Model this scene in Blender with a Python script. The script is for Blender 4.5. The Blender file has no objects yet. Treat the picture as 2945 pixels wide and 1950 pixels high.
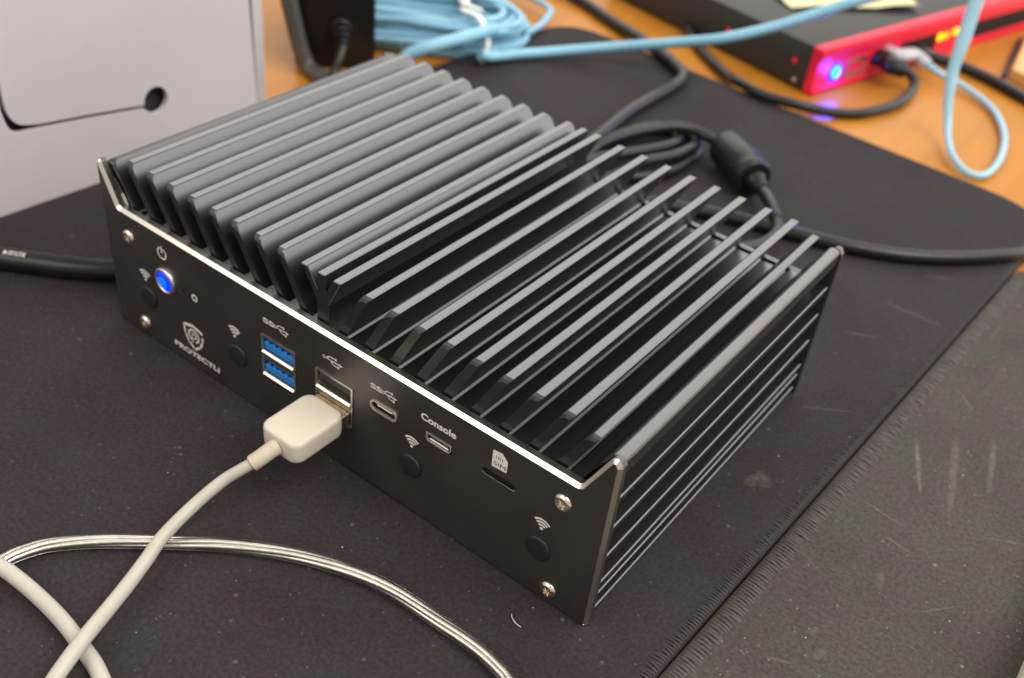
import bpy, bmesh, math, random
from mathutils import Vector, Matrix
random.seed(7)
SC = bpy.context.scene
COL = SC.collection
MM = 0.001

# ---------------------------------------------------------------- camera, world, lamps, exposure
cam_d = bpy.data.cameras.new('camera')
cam = bpy.data.objects.new('camera', cam_d)
COL.objects.link(cam)
r_ = Vector((0.79316198, 0.60032509, 0.1024883))
d_ = Vector((0.43545769, -0.44139305, -0.78456916))
f_ = Vector((-0.42575893, 0.66691975, -0.61151237))
m = Matrix((( r_.x, -d_.x, -f_.x), (r_.y, -d_.y, -f_.y), (r_.z, -d_.z, -f_.z))).to_4x4()
m.translation = Vector((0.23907862, -0.14667909, 0.20592221))
cam.matrix_world = m
cam_d.sensor_width = 36.0
cam_d.lens = 3008.51 / 2945.0 * 36.0
cam_d.shift_x = -12.58 / 2945.0
cam_d.shift_y = 5.18 / 2945.0
cam_d.clip_start = 0.01
cam_d.clip_end = 50.0
cam_d.dof.use_dof = True
cam_d.dof.focus_distance = 0.245
cam_d.dof.aperture_fstop = 13.5
SC.camera = cam

w = bpy.data.worlds.new('World')
SC.world = w
w.use_nodes = True
bg = w.node_tree.nodes['Background']
bg.inputs[0].default_value = (1.0, 0.97, 0.93, 1)
bg.inputs[1].default_value = 0.55


def area_lamp(name, loc, target, sx, sy, watts, color):
    l = bpy.data.lights.new(name, 'AREA')
    l.shape = 'RECTANGLE'
    l.size = sx
    l.size_y = sy
    l.energy = watts
    l.color = color
    o = bpy.data.objects.new(name, l)
    COL.objects.link(o)
    o.location = loc
    o.rotation_euler = (Vector(target) - Vector(loc)).to_track_quat('-Z', 'Y').to_euler()
    return o


area_lamp('window_light', (1.4, 1.75, 0.95), (0.0, 0.1, 0.0), 2.5, 2.1, 34.0, (1.0, 0.99, 0.98))
area_lamp('ceiling_light', (-1.0, 1.75, 1.55), (0.05, 0.1, 0.0), 2.6, 1.9, 36.0, (1.0, 0.97, 0.92))
area_lamp('front_ceiling_light', (-0.5, -1.3, 1.4), (0.05, 0.1, 0.0), 1.7, 1.1, 15.0, (1.0, 0.93, 0.82))
area_lamp('right_fill_light', (1.05, 0.05, 1.5), (0.15, 0.05, 0.0), 1.3, 1.1, 30.0, (1.0, 0.95, 0.87))  # added fill from the upper right, lifts the plug and the right-hand mat

SC.view_settings.view_transform = 'Standard'
SC.view_settings.look = 'None'
SC.view_settings.exposure = 0.0
SC.view_settings.gamma = 1.0


# ---------------------------------------------------------------- materials
def lin(r, g, b):
    def c(v):
        v /= 255.0
        return v / 12.92 if v <= 0.04045 else ((v + 0.055) / 1.055) ** 2.4
    return (c(r), c(g), c(b), 1.0)


def mat(name, col, rough=0.5, metal=0.0, spec=0.5, trans=0.0, ior=1.5, emit=None, estr=0.0, coat=0.0,
        bump=0.0, bscale=2000.0, vary=0.0, vscale=60.0, sheen=0.0, rvary=0.0):
    m = bpy.data.materials.new(name)
    m.use_nodes = True
    nt = m.node_tree
    N, L = nt.nodes, nt.links
    b = N['Principled BSDF']
    c = col if len(col) == 4 else (*col, 1.0)
    b.inputs['Base Color'].default_value = c
    b.inputs['Roughness'].default_value = rough
    b.inputs['Metallic'].default_value = metal
    b.inputs['Specular IOR Level'].default_value = spec
    b.inputs['Transmission Weight'].default_value = trans
    b.inputs['IOR'].default_value = ior
    b.inputs['Coat Weight'].default_value = coat
    b.inputs['Sheen Weight'].default_value = sheen
    if emit:
        b.inputs['Emission Color'].default_value = (*emit, 1.0)
        b.inputs['Emission Strength'].default_value = estr
    tc = N.new('ShaderNodeTexCoord')
    if bump > 0:
        n = N.new('ShaderNodeTexNoise')
        n.inputs['Scale'].default_value = bscale
        n.inputs['Detail'].default_value = 3
        L.new(tc.outputs['Object'], n.inputs['Vector'])
        bp = N.new('ShaderNodeBump')
        bp.inputs['Strength'].default_value = bump
        bp.inputs['Distance'].default_value = 0.0002
        L.new(n.outputs['Fac'], bp.inputs['Height'])
        L.new(bp.outputs['Normal'], b.inputs['Normal'])
    if vary > 0 or rvary > 0:
        n2 = N.new('ShaderNodeTexNoise')
        n2.inputs['Scale'].default_value = vscale
        n2.inputs['Detail'].default_value = 5
        n2.inputs['Roughness'].default_value = 0.65
        L.new(tc.outputs['Object'], n2.inputs['Vector'])
        if vary > 0:
            mr = N.new('ShaderNodeMapRange')
            mr.inputs['From Min'].default_value = 0.3
            mr.inputs['From Max'].default_value = 0.7
            mr.inputs['To Min'].default_value = 1.0 - vary
            mr.inputs['To Max'].default_value = 1.0 + vary
            L.new(n2.outputs['Fac'], mr.inputs['Value'])
            mx = N.new('ShaderNodeMix')
            mx.data_type = 'RGBA'
            mx.blend_type = 'MULTIPLY'
            mx.inputs['Factor'].default_value = 1.0
            mx.inputs['A'].default_value = c
            L.new(mr.outputs['Result'], mx.inputs['B'])
            L.new(mx.outputs['Result'], b.inputs['Base Color'])
        if rvary > 0:
            mr2 = N.new('ShaderNodeMapRange')
            mr2.inputs['From Min'].default_value = 0.3
            mr2.inputs['From Max'].default_value = 0.7
            mr2.inputs['To Min'].default_value = max(0.02, rough - rvary)
            mr2.inputs['To Max'].default_value = rough + rvary
            L.new(n2.outputs['Fac'], mr2.inputs['Value'])
            L.new(mr2.outputs['Result'], b.inputs['Roughness'])
    return m


def fabric(name, base, speck, amount, scratches=False, bump=0.5):
    m = bpy.data.materials.new(name)
    m.use_nodes = True
    nt = m.node_tree
    N, L = nt.nodes, nt.links
    b = N['Principled BSDF']
    b.inputs['Roughness'].default_value = 0.85
    b.inputs['Specular IOR Level'].default_value = 0.15
    tc = N.new('ShaderNodeTexCoord')

    def noise(scale, detail=4, rough=0.6, vec=None):
        n = N.new('ShaderNodeTexNoise')
        n.inputs['Scale'].default_value = scale
        n.inputs['Detail'].default_value = detail
        n.inputs['Roughness'].default_value = rough
        L.new(vec or tc.outputs['Object'], n.inputs['Vector'])
        return n

    def rng(sock, a, b_, c, d):
        r = N.new('ShaderNodeMapRange')
        r.inputs['From Min'].default_value = a
        r.inputs['From Max'].default_value = b_
        r.inputs['To Min'].default_value = c
        r.inputs['To Max'].default_value = d
        L.new(sock, r.inputs['Value'])
        return r.outputs['Result']

    def mix(fac, a, bb, mode='MIX'):
        x = N.new('ShaderNodeMix')
        x.data_type = 'RGBA'
        x.blend_type = mode
        if isinstance(fac, float):
            x.inputs['Factor'].default_value = fac
        else:
            L.new(fac, x.inputs['Factor'])
        for k, v in (('A', a), ('B', bb)):
            if isinstance(v, tuple):
                x.inputs[k].default_value = v
            else:
                L.new(v, x.inputs[k])
        return x.outputs['Result']
    big = noise(28, 5)
    fine = noise(900, 3, 0.7)
    warm = noise(55, 3)
    c = mix(rng(warm.outputs['Fac'], 0.35, 0.65, 0, 1), (base[0] * 1.06, base[1] * 0.96, base[2] * 1.0, 1),
            (base[0] * 0.95, base[1] * 1.03, base[2] * 0.96, 1))
    c = mix(1.0, c, rng(big.outputs['Fac'], 0.3, 0.7, 0.86, 1.14), 'MULTIPLY')
    c = mix(1.0, c, rng(fine.outputs['Fac'], 0.3, 0.7, 0.70, 1.34), 'MULTIPLY')
    # dust specks of differing size
    for sc_, th in ((430, 0.985), (800, 0.965)):
        v = N.new('ShaderNodeTexVoronoi')
        v.inputs['Scale'].default_value = sc_
        L.new(tc.outputs['Object'], v.inputs['Vector'])
        sep = N.new('ShaderNodeSeparateColor')
        L.new(v.outputs['Color'], sep.inputs['Color'])
        g = N.new('ShaderNodeMath')
        g.operation = 'GREATER_THAN'
        g.inputs[1].default_value = th
        L.new(sep.outputs[0], g.inputs[0])
        dd = rng(v.outputs['Distance'], 0.12, 0.3, amount, 0.0)
        mu = N.new('ShaderNodeMath')
        mu.operation = 'MULTIPLY'
        L.new(g.outputs[0], mu.inputs[0])
        L.new(dd, mu.inputs[1])
        c = mix(mu.outputs[0], c, speck)
    if scratches:
        for rot, sc_, amt in ((0.9, 30, 0.20), (2.2, 22, 0.16), (0.25, 40, 0.14)):
            mp = N.new('ShaderNodeMapping')
            mp.inputs['Rotation'].default_value = (0, 0, rot)
            mp.inputs['Scale'].default_value = (1.0, 0.06, 1.0)
            L.new(tc.outputs['Object'], mp.inputs['Vector'])
            nn = noise(sc_ * 6, 2, 0.5, mp.outputs['Vector'])
            msk = noise(18 + sc_ * 0.2, 2, 0.5)
            k1 = rng(nn.outputs['Fac'], 0.69, 0.76, 0, amt)
            k2 = rng(msk.outputs['Fac'], 0.48, 0.62, 0, 1)
            mu = N.new('ShaderNodeMath')
            mu.operation = 'MULTIPLY'
            L.new(k1, mu.inputs[0])
            L.new(k2, mu.inputs[1])
            c = mix(mu.outputs[0], c, (speck[0] * 0.8, speck[1] * 0.78, speck[2] * 0.7, 1))
    L.new(c, b.inputs['Base Color'])
    bp = N.new('ShaderNodeBump')
    bp.inputs['Strength'].default_value = bump
    bp.inputs['Distance'].default_value = 0.0002
    L.new(noise(1500, 3).outputs['Fac'], bp.inputs['Height'])
    L.new(bp.outputs['Normal'], b.inputs['Normal'])
    return m


def wood(name):
    m = bpy.data.materials.new(name)
    m.use_nodes = True
    nt = m.node_tree
    N, L = nt.nodes, nt.links
    b = N['Principled BSDF']
    b.inputs['Roughness'].default_value = 0.38
    b.inputs['Specular IOR Level'].default_value = 0.2
    tc = N.new('ShaderNodeTexCoord')
    mp = N.new('ShaderNodeMapping')
    mp.inputs['Rotation'].default_value = (0, 0, 0.5)
    mp.inputs['Scale'].default_value = (1, 0.12, 1)
    L.new(tc.outputs['Object'], mp.inputs['Vector'])
    n = N.new('ShaderNodeTexNoise')
    n.inputs['Scale'].default_value = 90
    n.inputs['Detail'].default_value = 6
    n.inputs['Distortion'].default_value = 0.6
    L.new(mp.outputs['Vector'], n.inputs['Vector'])
    cr = N.new('ShaderNodeValToRGB')
    cr.color_ramp.elements[0].position = 0.3
    cr.color_ramp.elements[0].color = (0.41, 0.158, 0.017, 1)
    cr.color_ramp.elements[1].position = 0.72
    cr.color_ramp.elements[1].color = (0.49, 0.195, 0.023, 1)
    L.new(n.outputs['Fac'], cr.inputs['Fac'])
    L.new(cr.outputs['Color'], b.inputs['Base Color'])
    return m


M = {}
M['anodised'] = mat('black anodised aluminium', (0.010, 0.0098, 0.0092), 0.29, 0.0, ior=2.1, bump=0.09, bscale=5200)
M['plate'] = mat('matt black anodised plate', (0.026, 0.024, 0.0205), 0.36, 0.0, ior=1.9, bump=0.16, bscale=4200, vary=0.16, vscale=45, rvary=0.06)
M['bare'] = mat('bright cut aluminium', (0.86, 0.81, 0.72), 0.26, 1.0, bump=0.05, bscale=3000)
M['steel'] = mat('nickel steel', (0.82, 0.77, 0.68), 0.36, 1.0, rvary=0.08, vscale=900)
M['steel_dark'] = mat('dull port shell steel', (0.52, 0.47, 0.40), 0.33, 1.0)
M['brass'] = mat('warm screw nickel', (0.86, 0.78, 0.66), 0.22, 1.0)
M['hole'] = mat('dark opening', (0.012, 0.012, 0.012), 0.6)
M['rubber'] = mat('black rubber', (0.016, 0.016, 0.016), 0.5, bump=0.1, bscale=1500)
M['black_plastic'] = mat('black plastic', (0.009, 0.0095, 0.0095), 0.36, spec=0.35, bump=0.12, bscale=900, rvary=0.06, vscale=120)
M['black_gloss'] = mat('glossy black cable', (0.010, 0.010, 0.011), 0.26, spec=0.4, bump=0.04, bscale=700, rvary=0.06, vscale=150)
M['black_soft'] = mat('soft black cable', (0.012, 0.012, 0.012), 0.36, spec=0.4, bump=0.08, bscale=900)
M['grey_cable'] = mat('dark grey cable', (0.075, 0.073, 0.070), 0.3, vary=0.1, vscale=80)
M['bare_soft'] = mat('satin aluminium', (0.86, 0.82, 0.75), 0.5, 1.0)
M['gold'] = mat('warm plated steel', (0.52, 0.44, 0.31), 0.5, 1.0, vary=0.15, vscale=400)
M['usb_blue'] = mat('blue port tongue', (0.015, 0.20, 0.62), 0.35)
M['grey_tongue'] = mat('dark grey port tongue', (0.035, 0.037, 0.037), 0.4)
M['print'] = mat('pale grey print', (0.80, 0.775, 0.73), 0.55, vary=0.1, vscale=700)
M['print_dark'] = mat('dark print', (0.03, 0.028, 0.025), 0.6)
M['led_blue'] = mat('lit blue lens', (0.0, 0.02, 0.3), 0.3, emit=(0.0, 0.035, 1.0), estr=1.0)
M['led_core'] = mat('lit blue core', (0.0, 0.03, 0.3), 0.3, emit=(0.0, 0.17, 1.0), estr=1.0)
M['led_cyan'] = mat('bright blue lamp', (0.0, 0.5, 1.0), 0.3, emit=(0.015, 0.42, 1.0), estr=2.2)
M['halo_violet'] = mat('painted blue halo', (0.05, 0.03, 0.4), 0.4, emit=(0.13, 0.06, 1.0), estr=0.75)
M['led_yellow'] = mat('lit yellow lamp', (0.9, 0.7, 0.0), 0.3, emit=(1.0, 0.62, 0.0), estr=1.3)
M['led_amber'] = mat('lit amber lamp', (0.9, 0.4, 0.0), 0.3, emit=(1.0, 0.38, 0.0), estr=1.2)
M['white_plastic'] = mat('warm white plastic', (0.62, 0.557, 0.468), 0.4, bump=0.05, bscale=500, vary=0.03, vscale=200)
M['cream_rubber'] = mat('cream strain relief', (0.52, 0.455, 0.35), 0.5, vary=0.06, vscale=150)
M['white_cable'] = mat('white cable jacket', (0.455, 0.435, 0.37), 0.45, bump=0.1, bscale=250, vary=0.05, vscale=120)
M['clear'] = mat('clear cable jacket', (0.93, 0.93, 0.90), 0.10, trans=1.0, ior=1.42)
M['braid'] = mat('tinned copper braid', (0.86, 0.84, 0.76), 0.34, 1.0, bump=0.25, bscale=1800, vary=0.12, vscale=300)
M['card'] = mat('white coated card', (0.54, 0.51, 0.515), 0.5, vary=0.03, vscale=30)
M['slit_shade'] = mat('painted slit shade', (0.02, 0.017, 0.022), 0.7)
M['blue_cable'] = mat('pale blue patch cable', (0.235, 0.49, 0.645), 0.42, vary=0.08, vscale=60)
M['blue_grey_cable'] = mat('faded blue flat cable', (0.30, 0.53, 0.65), 0.4, vary=0.06, vscale=60)
M['twist'] = mat('white twist tie', (0.80, 0.78, 0.74), 0.4)
M['clear_plug'] = mat('translucent plug', (0.62, 0.64, 0.68), 0.3, trans=0.35)
M['red'] = mat('red plastic', (0.84, 0.022, 0.06), 0.4, spec=0.25, vary=0.04, vscale=40)
M['box_black'] = mat('charcoal painted steel', (0.030, 0.029, 0.026), 0.55, bump=0.2, bscale=1300)
M['paper'] = mat('pale yellow paper', (0.62, 0.57, 0.32), 0.5, vary=0.05, vscale=40)
M['cream'] = mat('cream plastic', (0.78, 0.74, 0.60), 0.45)
M['board'] = mat('light beech board', (0.62, 0.35, 0.12), 0.5, vary=0.06, vscale=40)
M['tan'] = mat('painted grille reflections', (0.20, 0.13, 0.07), 0.6)
M['dust'] = mat('dust', (0.50, 0.47, 0.42), 0.8)
M['stain'] = mat('dried stain', (0.085, 0.073, 0.056), 0.75, vary=0.2, vscale=300)
M['stitch'] = mat('dark edge thread', (0.060, 0.055, 0.046), 0.7, vary=0.25, vscale=400)
M['stitch_black'] = mat('black edge thread', (0.028, 0.026, 0.025), 0.7, vary=0.2, vscale=400)
M['pad_black'] = fabric('black mat cloth', (0.0305, 0.0262, 0.0292), (0.16, 0.145, 0.15, 1), 0.4)
M['pad_grey'] = fabric('worn grey mat', (0.060, 0.0550, 0.0475), (0.26, 0.24, 0.21, 1), 0.5, scratches=True)
M['wood'] = wood('orange beech desk')


# ---------------------------------------------------------------- mesh helpers (all lengths in mm)
class MB:
    def __init__(s):
        s.v = []
        s.f = []
        s.smooth = []

    def add(s, vs, fs, smooth=False):
        o = len(s.v)
        s.v += [tuple(p) for p in vs]
        for f in fs:
            s.f.append([i + o for i in f])
            s.smooth.append(smooth)

    def box(s, x0, x1, y0, y1, z0, z1):
        s.add([(x0, y0, z0), (x1, y0, z0), (x1, y1, z0), (x0, y1, z0), (x0, y0, z1), (x1, y0, z1), (x1, y1, z1), (x0, y1, z1)],
              [(0, 3, 2, 1), (4, 5, 6, 7), (0, 1, 5, 4), (1, 2, 6, 5), (2, 3, 7, 6), (3, 0, 4, 7)])

    def prism(s, poly, a, b, fn):
        """poly: 2D points, a/b: depths, fn(u,v,d)->xyz"""
        n = len(poly)
        s.add([fn(u, v, a) for u, v in poly] + [fn(u, v, b) for u, v in poly],
              [list(range(n))[::-1], list(range(n, 2 * n))] + [(i, (i + 1) % n, n + (i + 1) % n, n + i) for i in range(n)])

    def tube(s, pts, r, n=12, rb=None, up=None, caps=True, radii=None, wide=None):
        pts = [Vector(p) for p in pts]
        rb = r if rb is None else rb
        t0 = (pts[1] - pts[0]).normalized()
        u = Vector(up) if up else (Vector((0, 0, 1)) if abs(t0.z) < 0.9 else Vector((1, 0, 0)))
        vs = []
        for i, p in enumerate(pts):
            t = (pts[min(i + 1, len(pts) - 1)] - pts[max(i - 1, 0)]).normalized()
            if up:
                u = Vector(up)
            u = (u - t * u.dot(t)).normalized()
            w_ = t.cross(u)
            k = radii[i] if radii else 1.0
            kw = wide[i] if wide else 1.0
            for j in range(n):
                a = 2 * math.pi * j / n
                vs.append(p + (w_ * math.cos(a) * r * kw + u * math.sin(a) * rb) * k)
        fs = []
        for i in range(len(pts) - 1):
            for j in range(n):
                fs.append((i * n + j, i * n + (j + 1) % n, (i + 1) * n + (j + 1) % n, (i + 1) * n + j))
        s.add(vs, fs, True)
        if caps:
            o = len(s.v) - len(vs)
            s.f.append([o + j for j in range(n)][::-1])
            s.smooth.append(False)
            s.f.append([o + (len(pts) - 1) * n + j for j in range(n)])
            s.smooth.append(False)

    def lathe(s, prof, centre, axis, n=28, smooth=True):
        """prof: [(r, h)], axis unit vector"""
        ax = Vector(axis).normalized()
        u = ax.orthogonal().normalized()
        w_ = ax.cross(u)
        c = Vector(centre)
        vs = []
        for r, h in prof:
            for j in range(n):
                a = 2 * math.pi * j / n
                vs.append(c + ax * h + (u * math.cos(a) + w_ * math.sin(a)) * r)
        fs = []
        for i in range(len(prof) - 1):
            for j in range(n):
                fs.append((i * n + j, i * n + (j + 1) % n, (i + 1) * n + (j + 1) % n, (i + 1) * n + j))
        o = len(s.v)
        s.add(vs, fs, smooth)
        s.f.append([o + j for j in range(n)][::-1])
        s.smooth.append(False)
        s.f.append([o + (len(prof) - 1) * n + j for j in range(n)])
        s.smooth.append(False)

    def poly(s, pts):
        s.add(pts, [list(range(len(pts)))])

    def build(s, name, material, parent=None, bevel=0.0, bseg=1, fixn=True, angle=0.6):
        me = bpy.data.meshes.new(name)
        off = Vector(parent['_o']) if parent is not None and '_o' in parent else Vector((0, 0, 0))
        me.from_pydata([((Vector(p) - off) * MM)[:] for p in s.v], [], s.f)
        me.update()
        for p, k in zip(me.polygons, s.smooth):
            p.use_smooth = k
        if bevel > 0 or fixn:
            bm = bmesh.new()
            bm.from_mesh(me)
            if fixn:
                bmesh.ops.recalc_face_normals(bm, faces=bm.faces)
            if bevel > 0:
                es = [e for e in bm.edges if len(e.link_faces) == 2 and e.calc_face_angle(0) > angle]
                bmesh.ops.bevel(bm, geom=es, offset=bevel * MM, segments=bseg, affect='EDGES', profile=0.5, clamp_overlap=True)
                if bseg > 1:
                    for f in bm.faces:
                        f.smooth = True
            bm.to_mesh(me)
            bm.free()
        me.materials.append(material)
        o = bpy.data.objects.new(name, me)
        COL.objects.link(o)
        if parent is not None:
            o.parent = parent
            o['_o'] = tuple(off)
        return o


def thing(name, label, cat, loc=(0, 0, 0), group=None):
    o = bpy.data.objects.new(name, None)
    o.empty_display_size = 0.01
    o.location = Vector(loc) * MM
    COL.objects.link(o)
    o['_o'] = tuple(float(c) for c in loc)
    o['label'] = label
    o['category'] = cat
    if group:
        o['group'] = group
    return o


def tag(o, label, cat, group=None):
    o['label'] = label
    o['category'] = cat
    if group:
        o['group'] = group
    return o


def structure(o):
    o['kind'] = 'structure'
    return o


def smooth_path(pts, k=8):
    P = [Vector(p) for p in pts]
    P = [P[0] * 2 - P[1]] + P + [P[-1] * 2 - P[-2]]
    out = []
    for i in range(1, len(P) - 2):
        p0, p1, p2, p3 = P[i - 1:i + 3]
        # centripetal-ish catmull rom
        for j in range(k):
            t = j / k
            out.append(0.5 * ((2 * p1) + (p2 - p0) * t + (2 * p0 - 5 * p1 + 4 * p2 - p3) * t * t + (3 * p1 - p0 - 3 * p2 + p3) * t ** 3))
    out.append(P[-2])
    return out


def circle(cx, cy, r, n=28, ry=None, a0=0.0):
    ry = r if ry is None else ry
    return [(cx + r * math.cos(a0 + 2 * math.pi * i / n), cy + ry * math.sin(a0 + 2 * math.pi * i / n)) for i in range(n)]


def rrect(x0, x1, y0, y1, r, n=5):
    out = []
    for cx, cy, a in ((x1 - r, y0 + r, -90), (x1 - r, y1 - r, 0), (x0 + r, y1 - r, 90), (x0 + r, y0 + r, 180)):
        for i in range(n + 1):
            t = math.radians(a + 90 * i / n)
            out.append((cx + r * math.cos(t), cy + r * math.sin(t)))
    return out


def fillet(poly, radii, n=5):
    out = []
    N = len(poly)
    for i in range(N):
        p = Vector((*poly[i], 0))
        r = radii[i]
        if r <= 0:
            out.append(poly[i])
            continue
        a = (Vector((*poly[i - 1], 0)) - p)
        b = (Vector((*poly[(i + 1) % N], 0)) - p)
        la, lb = a.length, b.length
        a.normalize()
        b.normalize()
        th = a.angle(b)
        d = min(r / math.tan(th / 2), la * 0.45, lb * 0.45)
        for j in range(n + 1):
            t = j / n
            q = (p + a * d) * (1 - t) ** 2 + p * 2 * t * (1 - t) + (p + b * d) * t * t
            out.append((q.x, q.y))
    return out


def inset(poly, d):
    """inset a CCW polygon by d"""
    N = len(poly)
    out = []
    for i in range(N):
        p0, p1, p2 = (Vector(poly[i - 1]), Vector(poly[i]), Vector(poly[(i + 1) % N]))
        e1 = (p1 - p0).normalized()
        e2 = (p2 - p1).normalized()
        n1 = Vector((-e1.y, e1.x))
        n2 = Vector((-e2.y, e2.x))
        k = (n1 + n2)
        k = k / max(0.35, k.dot(n1)) if k.length > 1e-6 else n1
        out.append(tuple(p1 + k * d))
    return out


def plate_with_holes(outline, holes, a, b, fn, back=True, outline_back=None):
    """solid slab between depths a (front) and b; holes run through"""
    mb = MB()

    def face(loops, d):
        bm = bmesh.new()
        edges = []
        for lp in loops:
            vs = [bm.verts.new((u, v, 0)) for u, v in lp]
            for i in range(len(vs)):
                edges.append(bm.edges.new((vs[i], vs[(i + 1) % len(vs)])))
        bmesh.ops.triangle_fill(bm, use_beauty=True, use_dissolve=False, edges=edges)
        bm.verts.index_update()
        vs = [fn(v.co.x, v.co.y, d) for v in bm.verts]
        fs = [[v.index for v in f.verts] for f in bm.faces]
        bm.free()
        mb.add(vs, fs)
    face([outline] + holes, a)
    if back:
        face([outline] + holes, b)
    for lp in [outline] + holes:
        n = len(lp)
        mb.add([fn(u, v, a) for u, v in lp] + [fn(u, v, b) for u, v in lp],
               [(i, (i + 1) % n, n + (i + 1) % n, n + i) for i in range(n)])
    return mb


def weld(o):
    bm = bmesh.new()
    bm.from_mesh(o.data)
    bmesh.ops.remove_doubles(bm, verts=bm.verts, dist=1e-7)
    bmesh.ops.recalc_face_normals(bm, faces=bm.faces)
    bm.to_mesh(o.data)
    bm.free()
    return o


def text_mesh(body, size, bold=0.0):
    cu = bpy.data.curves.new('lettering', 'FONT')
    cu.body = body
    cu.size = size
    cu.offset = bold
    cu.resolution_u = 4
    t = bpy.data.objects.new('lettering', cu)
    COL.objects.link(t)
    bpy.context.view_layer.update()
    dg = bpy.context.evaluated_depsgraph_get()
    me = bpy.data.meshes.new_from_object(t.evaluated_get(dg))
    vs = [(v.co.x, v.co.y) for v in me.vertices]
    fs = [list(p.vertices) for p in me.polygons]
    bpy.data.objects.remove(t)
    bpy.data.curves.remove(cu)
    bpy.data.meshes.remove(me)
    return vs, fs


def lettering(name, body, x0, x1, z0, z1, fn, d, material, parent, bold=0.0):
    vs, fs = text_mesh(body, 1.0, bold)
    ax, bx = min(v[0] for v in vs), max(v[0] for v in vs)
    ay, by = min(v[1] for v in vs), max(v[1] for v in vs)
    mb = MB()
    mb.add([fn(x0 + (v[0] - ax) / (bx - ax) * (x1 - x0), z0 + (v[1] - ay) / (by - ay) * (z1 - z0), d) for v in vs], fs)
    return mb.build(name, material, parent, fixn=False)


class Ink:
    """flat print on a plane"""
    def __init__(s, fn, d):
        s.mb = MB()
        s.fn = fn
        s.d = d

    def poly(s, pts):
        s.mb.poly([s.fn(u, v, s.d) for u, v in pts])

    def line(s, pts, wd):
        for (x0, y0), (x1, y1) in zip(pts[:-1], pts[1:]):
            dx, dy = x1 - x0, y1 - y0
            l = math.hypot(dx, dy) or 1
            nx, ny = -dy / l * wd / 2, dx / l * wd / 2
            ex, ey = dx / l * wd * 0.25, dy / l * wd * 0.25
            s.poly([(x0 + nx - ex, y0 + ny - ey), (x1 + nx + ex, y1 + ny + ey), (x1 - nx + ex, y1 - ny + ey), (x0 - nx - ex, y0 - ny - ey)])

    def arc(s, cx, cy, r, wd, a0, a1, n=12):
        for i in range(n):
            p, q = math.radians(a0 + (a1 - a0) * i / n), math.radians(a0 + (a1 - a0) * (i + 1) / n)
            s.poly([(cx + (r - wd / 2) * math.cos(p), cy + (r - wd / 2) * math.sin(p)), (cx + (r + wd / 2) * math.cos(p), cy + (r + wd / 2) * math.sin(p)),
                    (cx + (r + wd / 2) * math.cos(q), cy + (r + wd / 2) * math.sin(q)), (cx + (r - wd / 2) * math.cos(q), cy + (r - wd / 2) * math.sin(q))])

    def disc(s, cx, cy, r):
        s.poly(circle(cx, cy, r, 14))

    def build(s, name, material, parent):
        return s.mb.build(name, material, parent, fixn=False)


FRONT = lambda u, v, d: (u, d, v)            # front panel: u = x, v = z, d = y

# ---------------------------------------------------------------- setting: desk and the two mats
mb = MB()
mb.box(-900, 900, -500, 1000, -28, -3)
structure(mb.build('desk_top', M['wood'], bevel=2.0, bseg=2))


def slab(name, outline, z0, z1, rim, material):
    n = len(outline)
    rings = [(0.0, z0)]
    for i in range(5):
        a = math.radians(90 * i / 4)
        rings.append((rim * (1 - math.cos(a)), z1 - rim + rim * math.sin(a)))
    vs, fs = [], []
    for k, (d, z) in enumerate(rings):
        vs += [(u, v, z) for u, v in inset(outline, d)]
    for k in range(len(rings) - 1):
        for i in range(n):
            fs.append((k * n + i, k * n + (i + 1) % n, (k + 1) * n + (i + 1) % n, (k + 1) * n + i))
    mb = MB()
    mb.add(vs, fs, True)
    mb.add(vs[-n:], [list(range(n))])
    mb.add(vs[:n], [list(range(n))[::-1]])
    return mb.build(name, material)


def rot_pts(pts, o, a):
    c, s_ = math.cos(a), math.sin(a)
    return [(o[0] + u * c - v * s_, o[1] + u * s_ + v * c) for u, v in pts]


A = -0.050     # both mats are turned a little
R1 = (195.0, 0.0)                      # a point on the seam line, on the black mat's right edge
pad1 = thing('desk_mat', 'black cloth desk mat under the finned computer, dusty with stitched edge', 'desk mat', (60, 100, -3))
rr = rot_pts([(0.3, -420), (0.3, 309)], R1, A)
lft_ = lambda y: -76.4 + 0.0672 * y
mo = fillet([(lft_(-380), -380), rr[0], rr[1], (lft_(321.5), 321.5)], [10, 10, 30, 26], 8)
o = slab('cloth_pad', mo, -2.95, 0.0, 1.3, M['pad_black'])
o.parent = pad1
o.location = (-0.060, -0.100, 0.003)
pad2 = thing('side_mat', 'worn grey brown desk mat with scuffs, right of the black mat', 'desk mat', (360, 0, -3))
o = slab('cloth_pad', rot_pts(rrect(0.75, 330, -420, 257.5, 9, 6), R1, A), -2.95, 0.1, 1.5, M['pad_grey'])
o.parent = pad2
o.location = (-0.360, 0.0, 0.003)


def seam(parent, side, reach, step, rad, material):
    mb = MB()
    v = -330.0
    lim = 246 if side > 0 else 288
    while v < lim:
        jit = random.uniform(-0.35, 0.35)
        L_ = reach * random.uniform(0.8, 1.12)
        x0 = 1.1 if side > 0 else 0.1
        zt = 0.1 if side > 0 else 0.0
        pts2 = [(x0 + side * 0.0, v), (x0 + side * 0.5, v + 0.1), (x0 + side * L_ * 0.55, v + jit * 0.5), (x0 + side * L_, v + jit)]
        zz = [zt - 1.1, zt - 0.15, zt + rad * 0.55, zt - rad * 0.4]
        q = rot_pts(pts2, R1, A)
        mb.tube([(a, b, z) for (a, b), z in zip(q, zz)], rad, 5, rb=rad * 0.8, caps=False)
        v += step * random.uniform(0.85, 1.15)
    ob = mb.build('edge_stitching', material, parent, fixn=False)
    ob['kind'] = 'stuff'
    return ob


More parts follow.
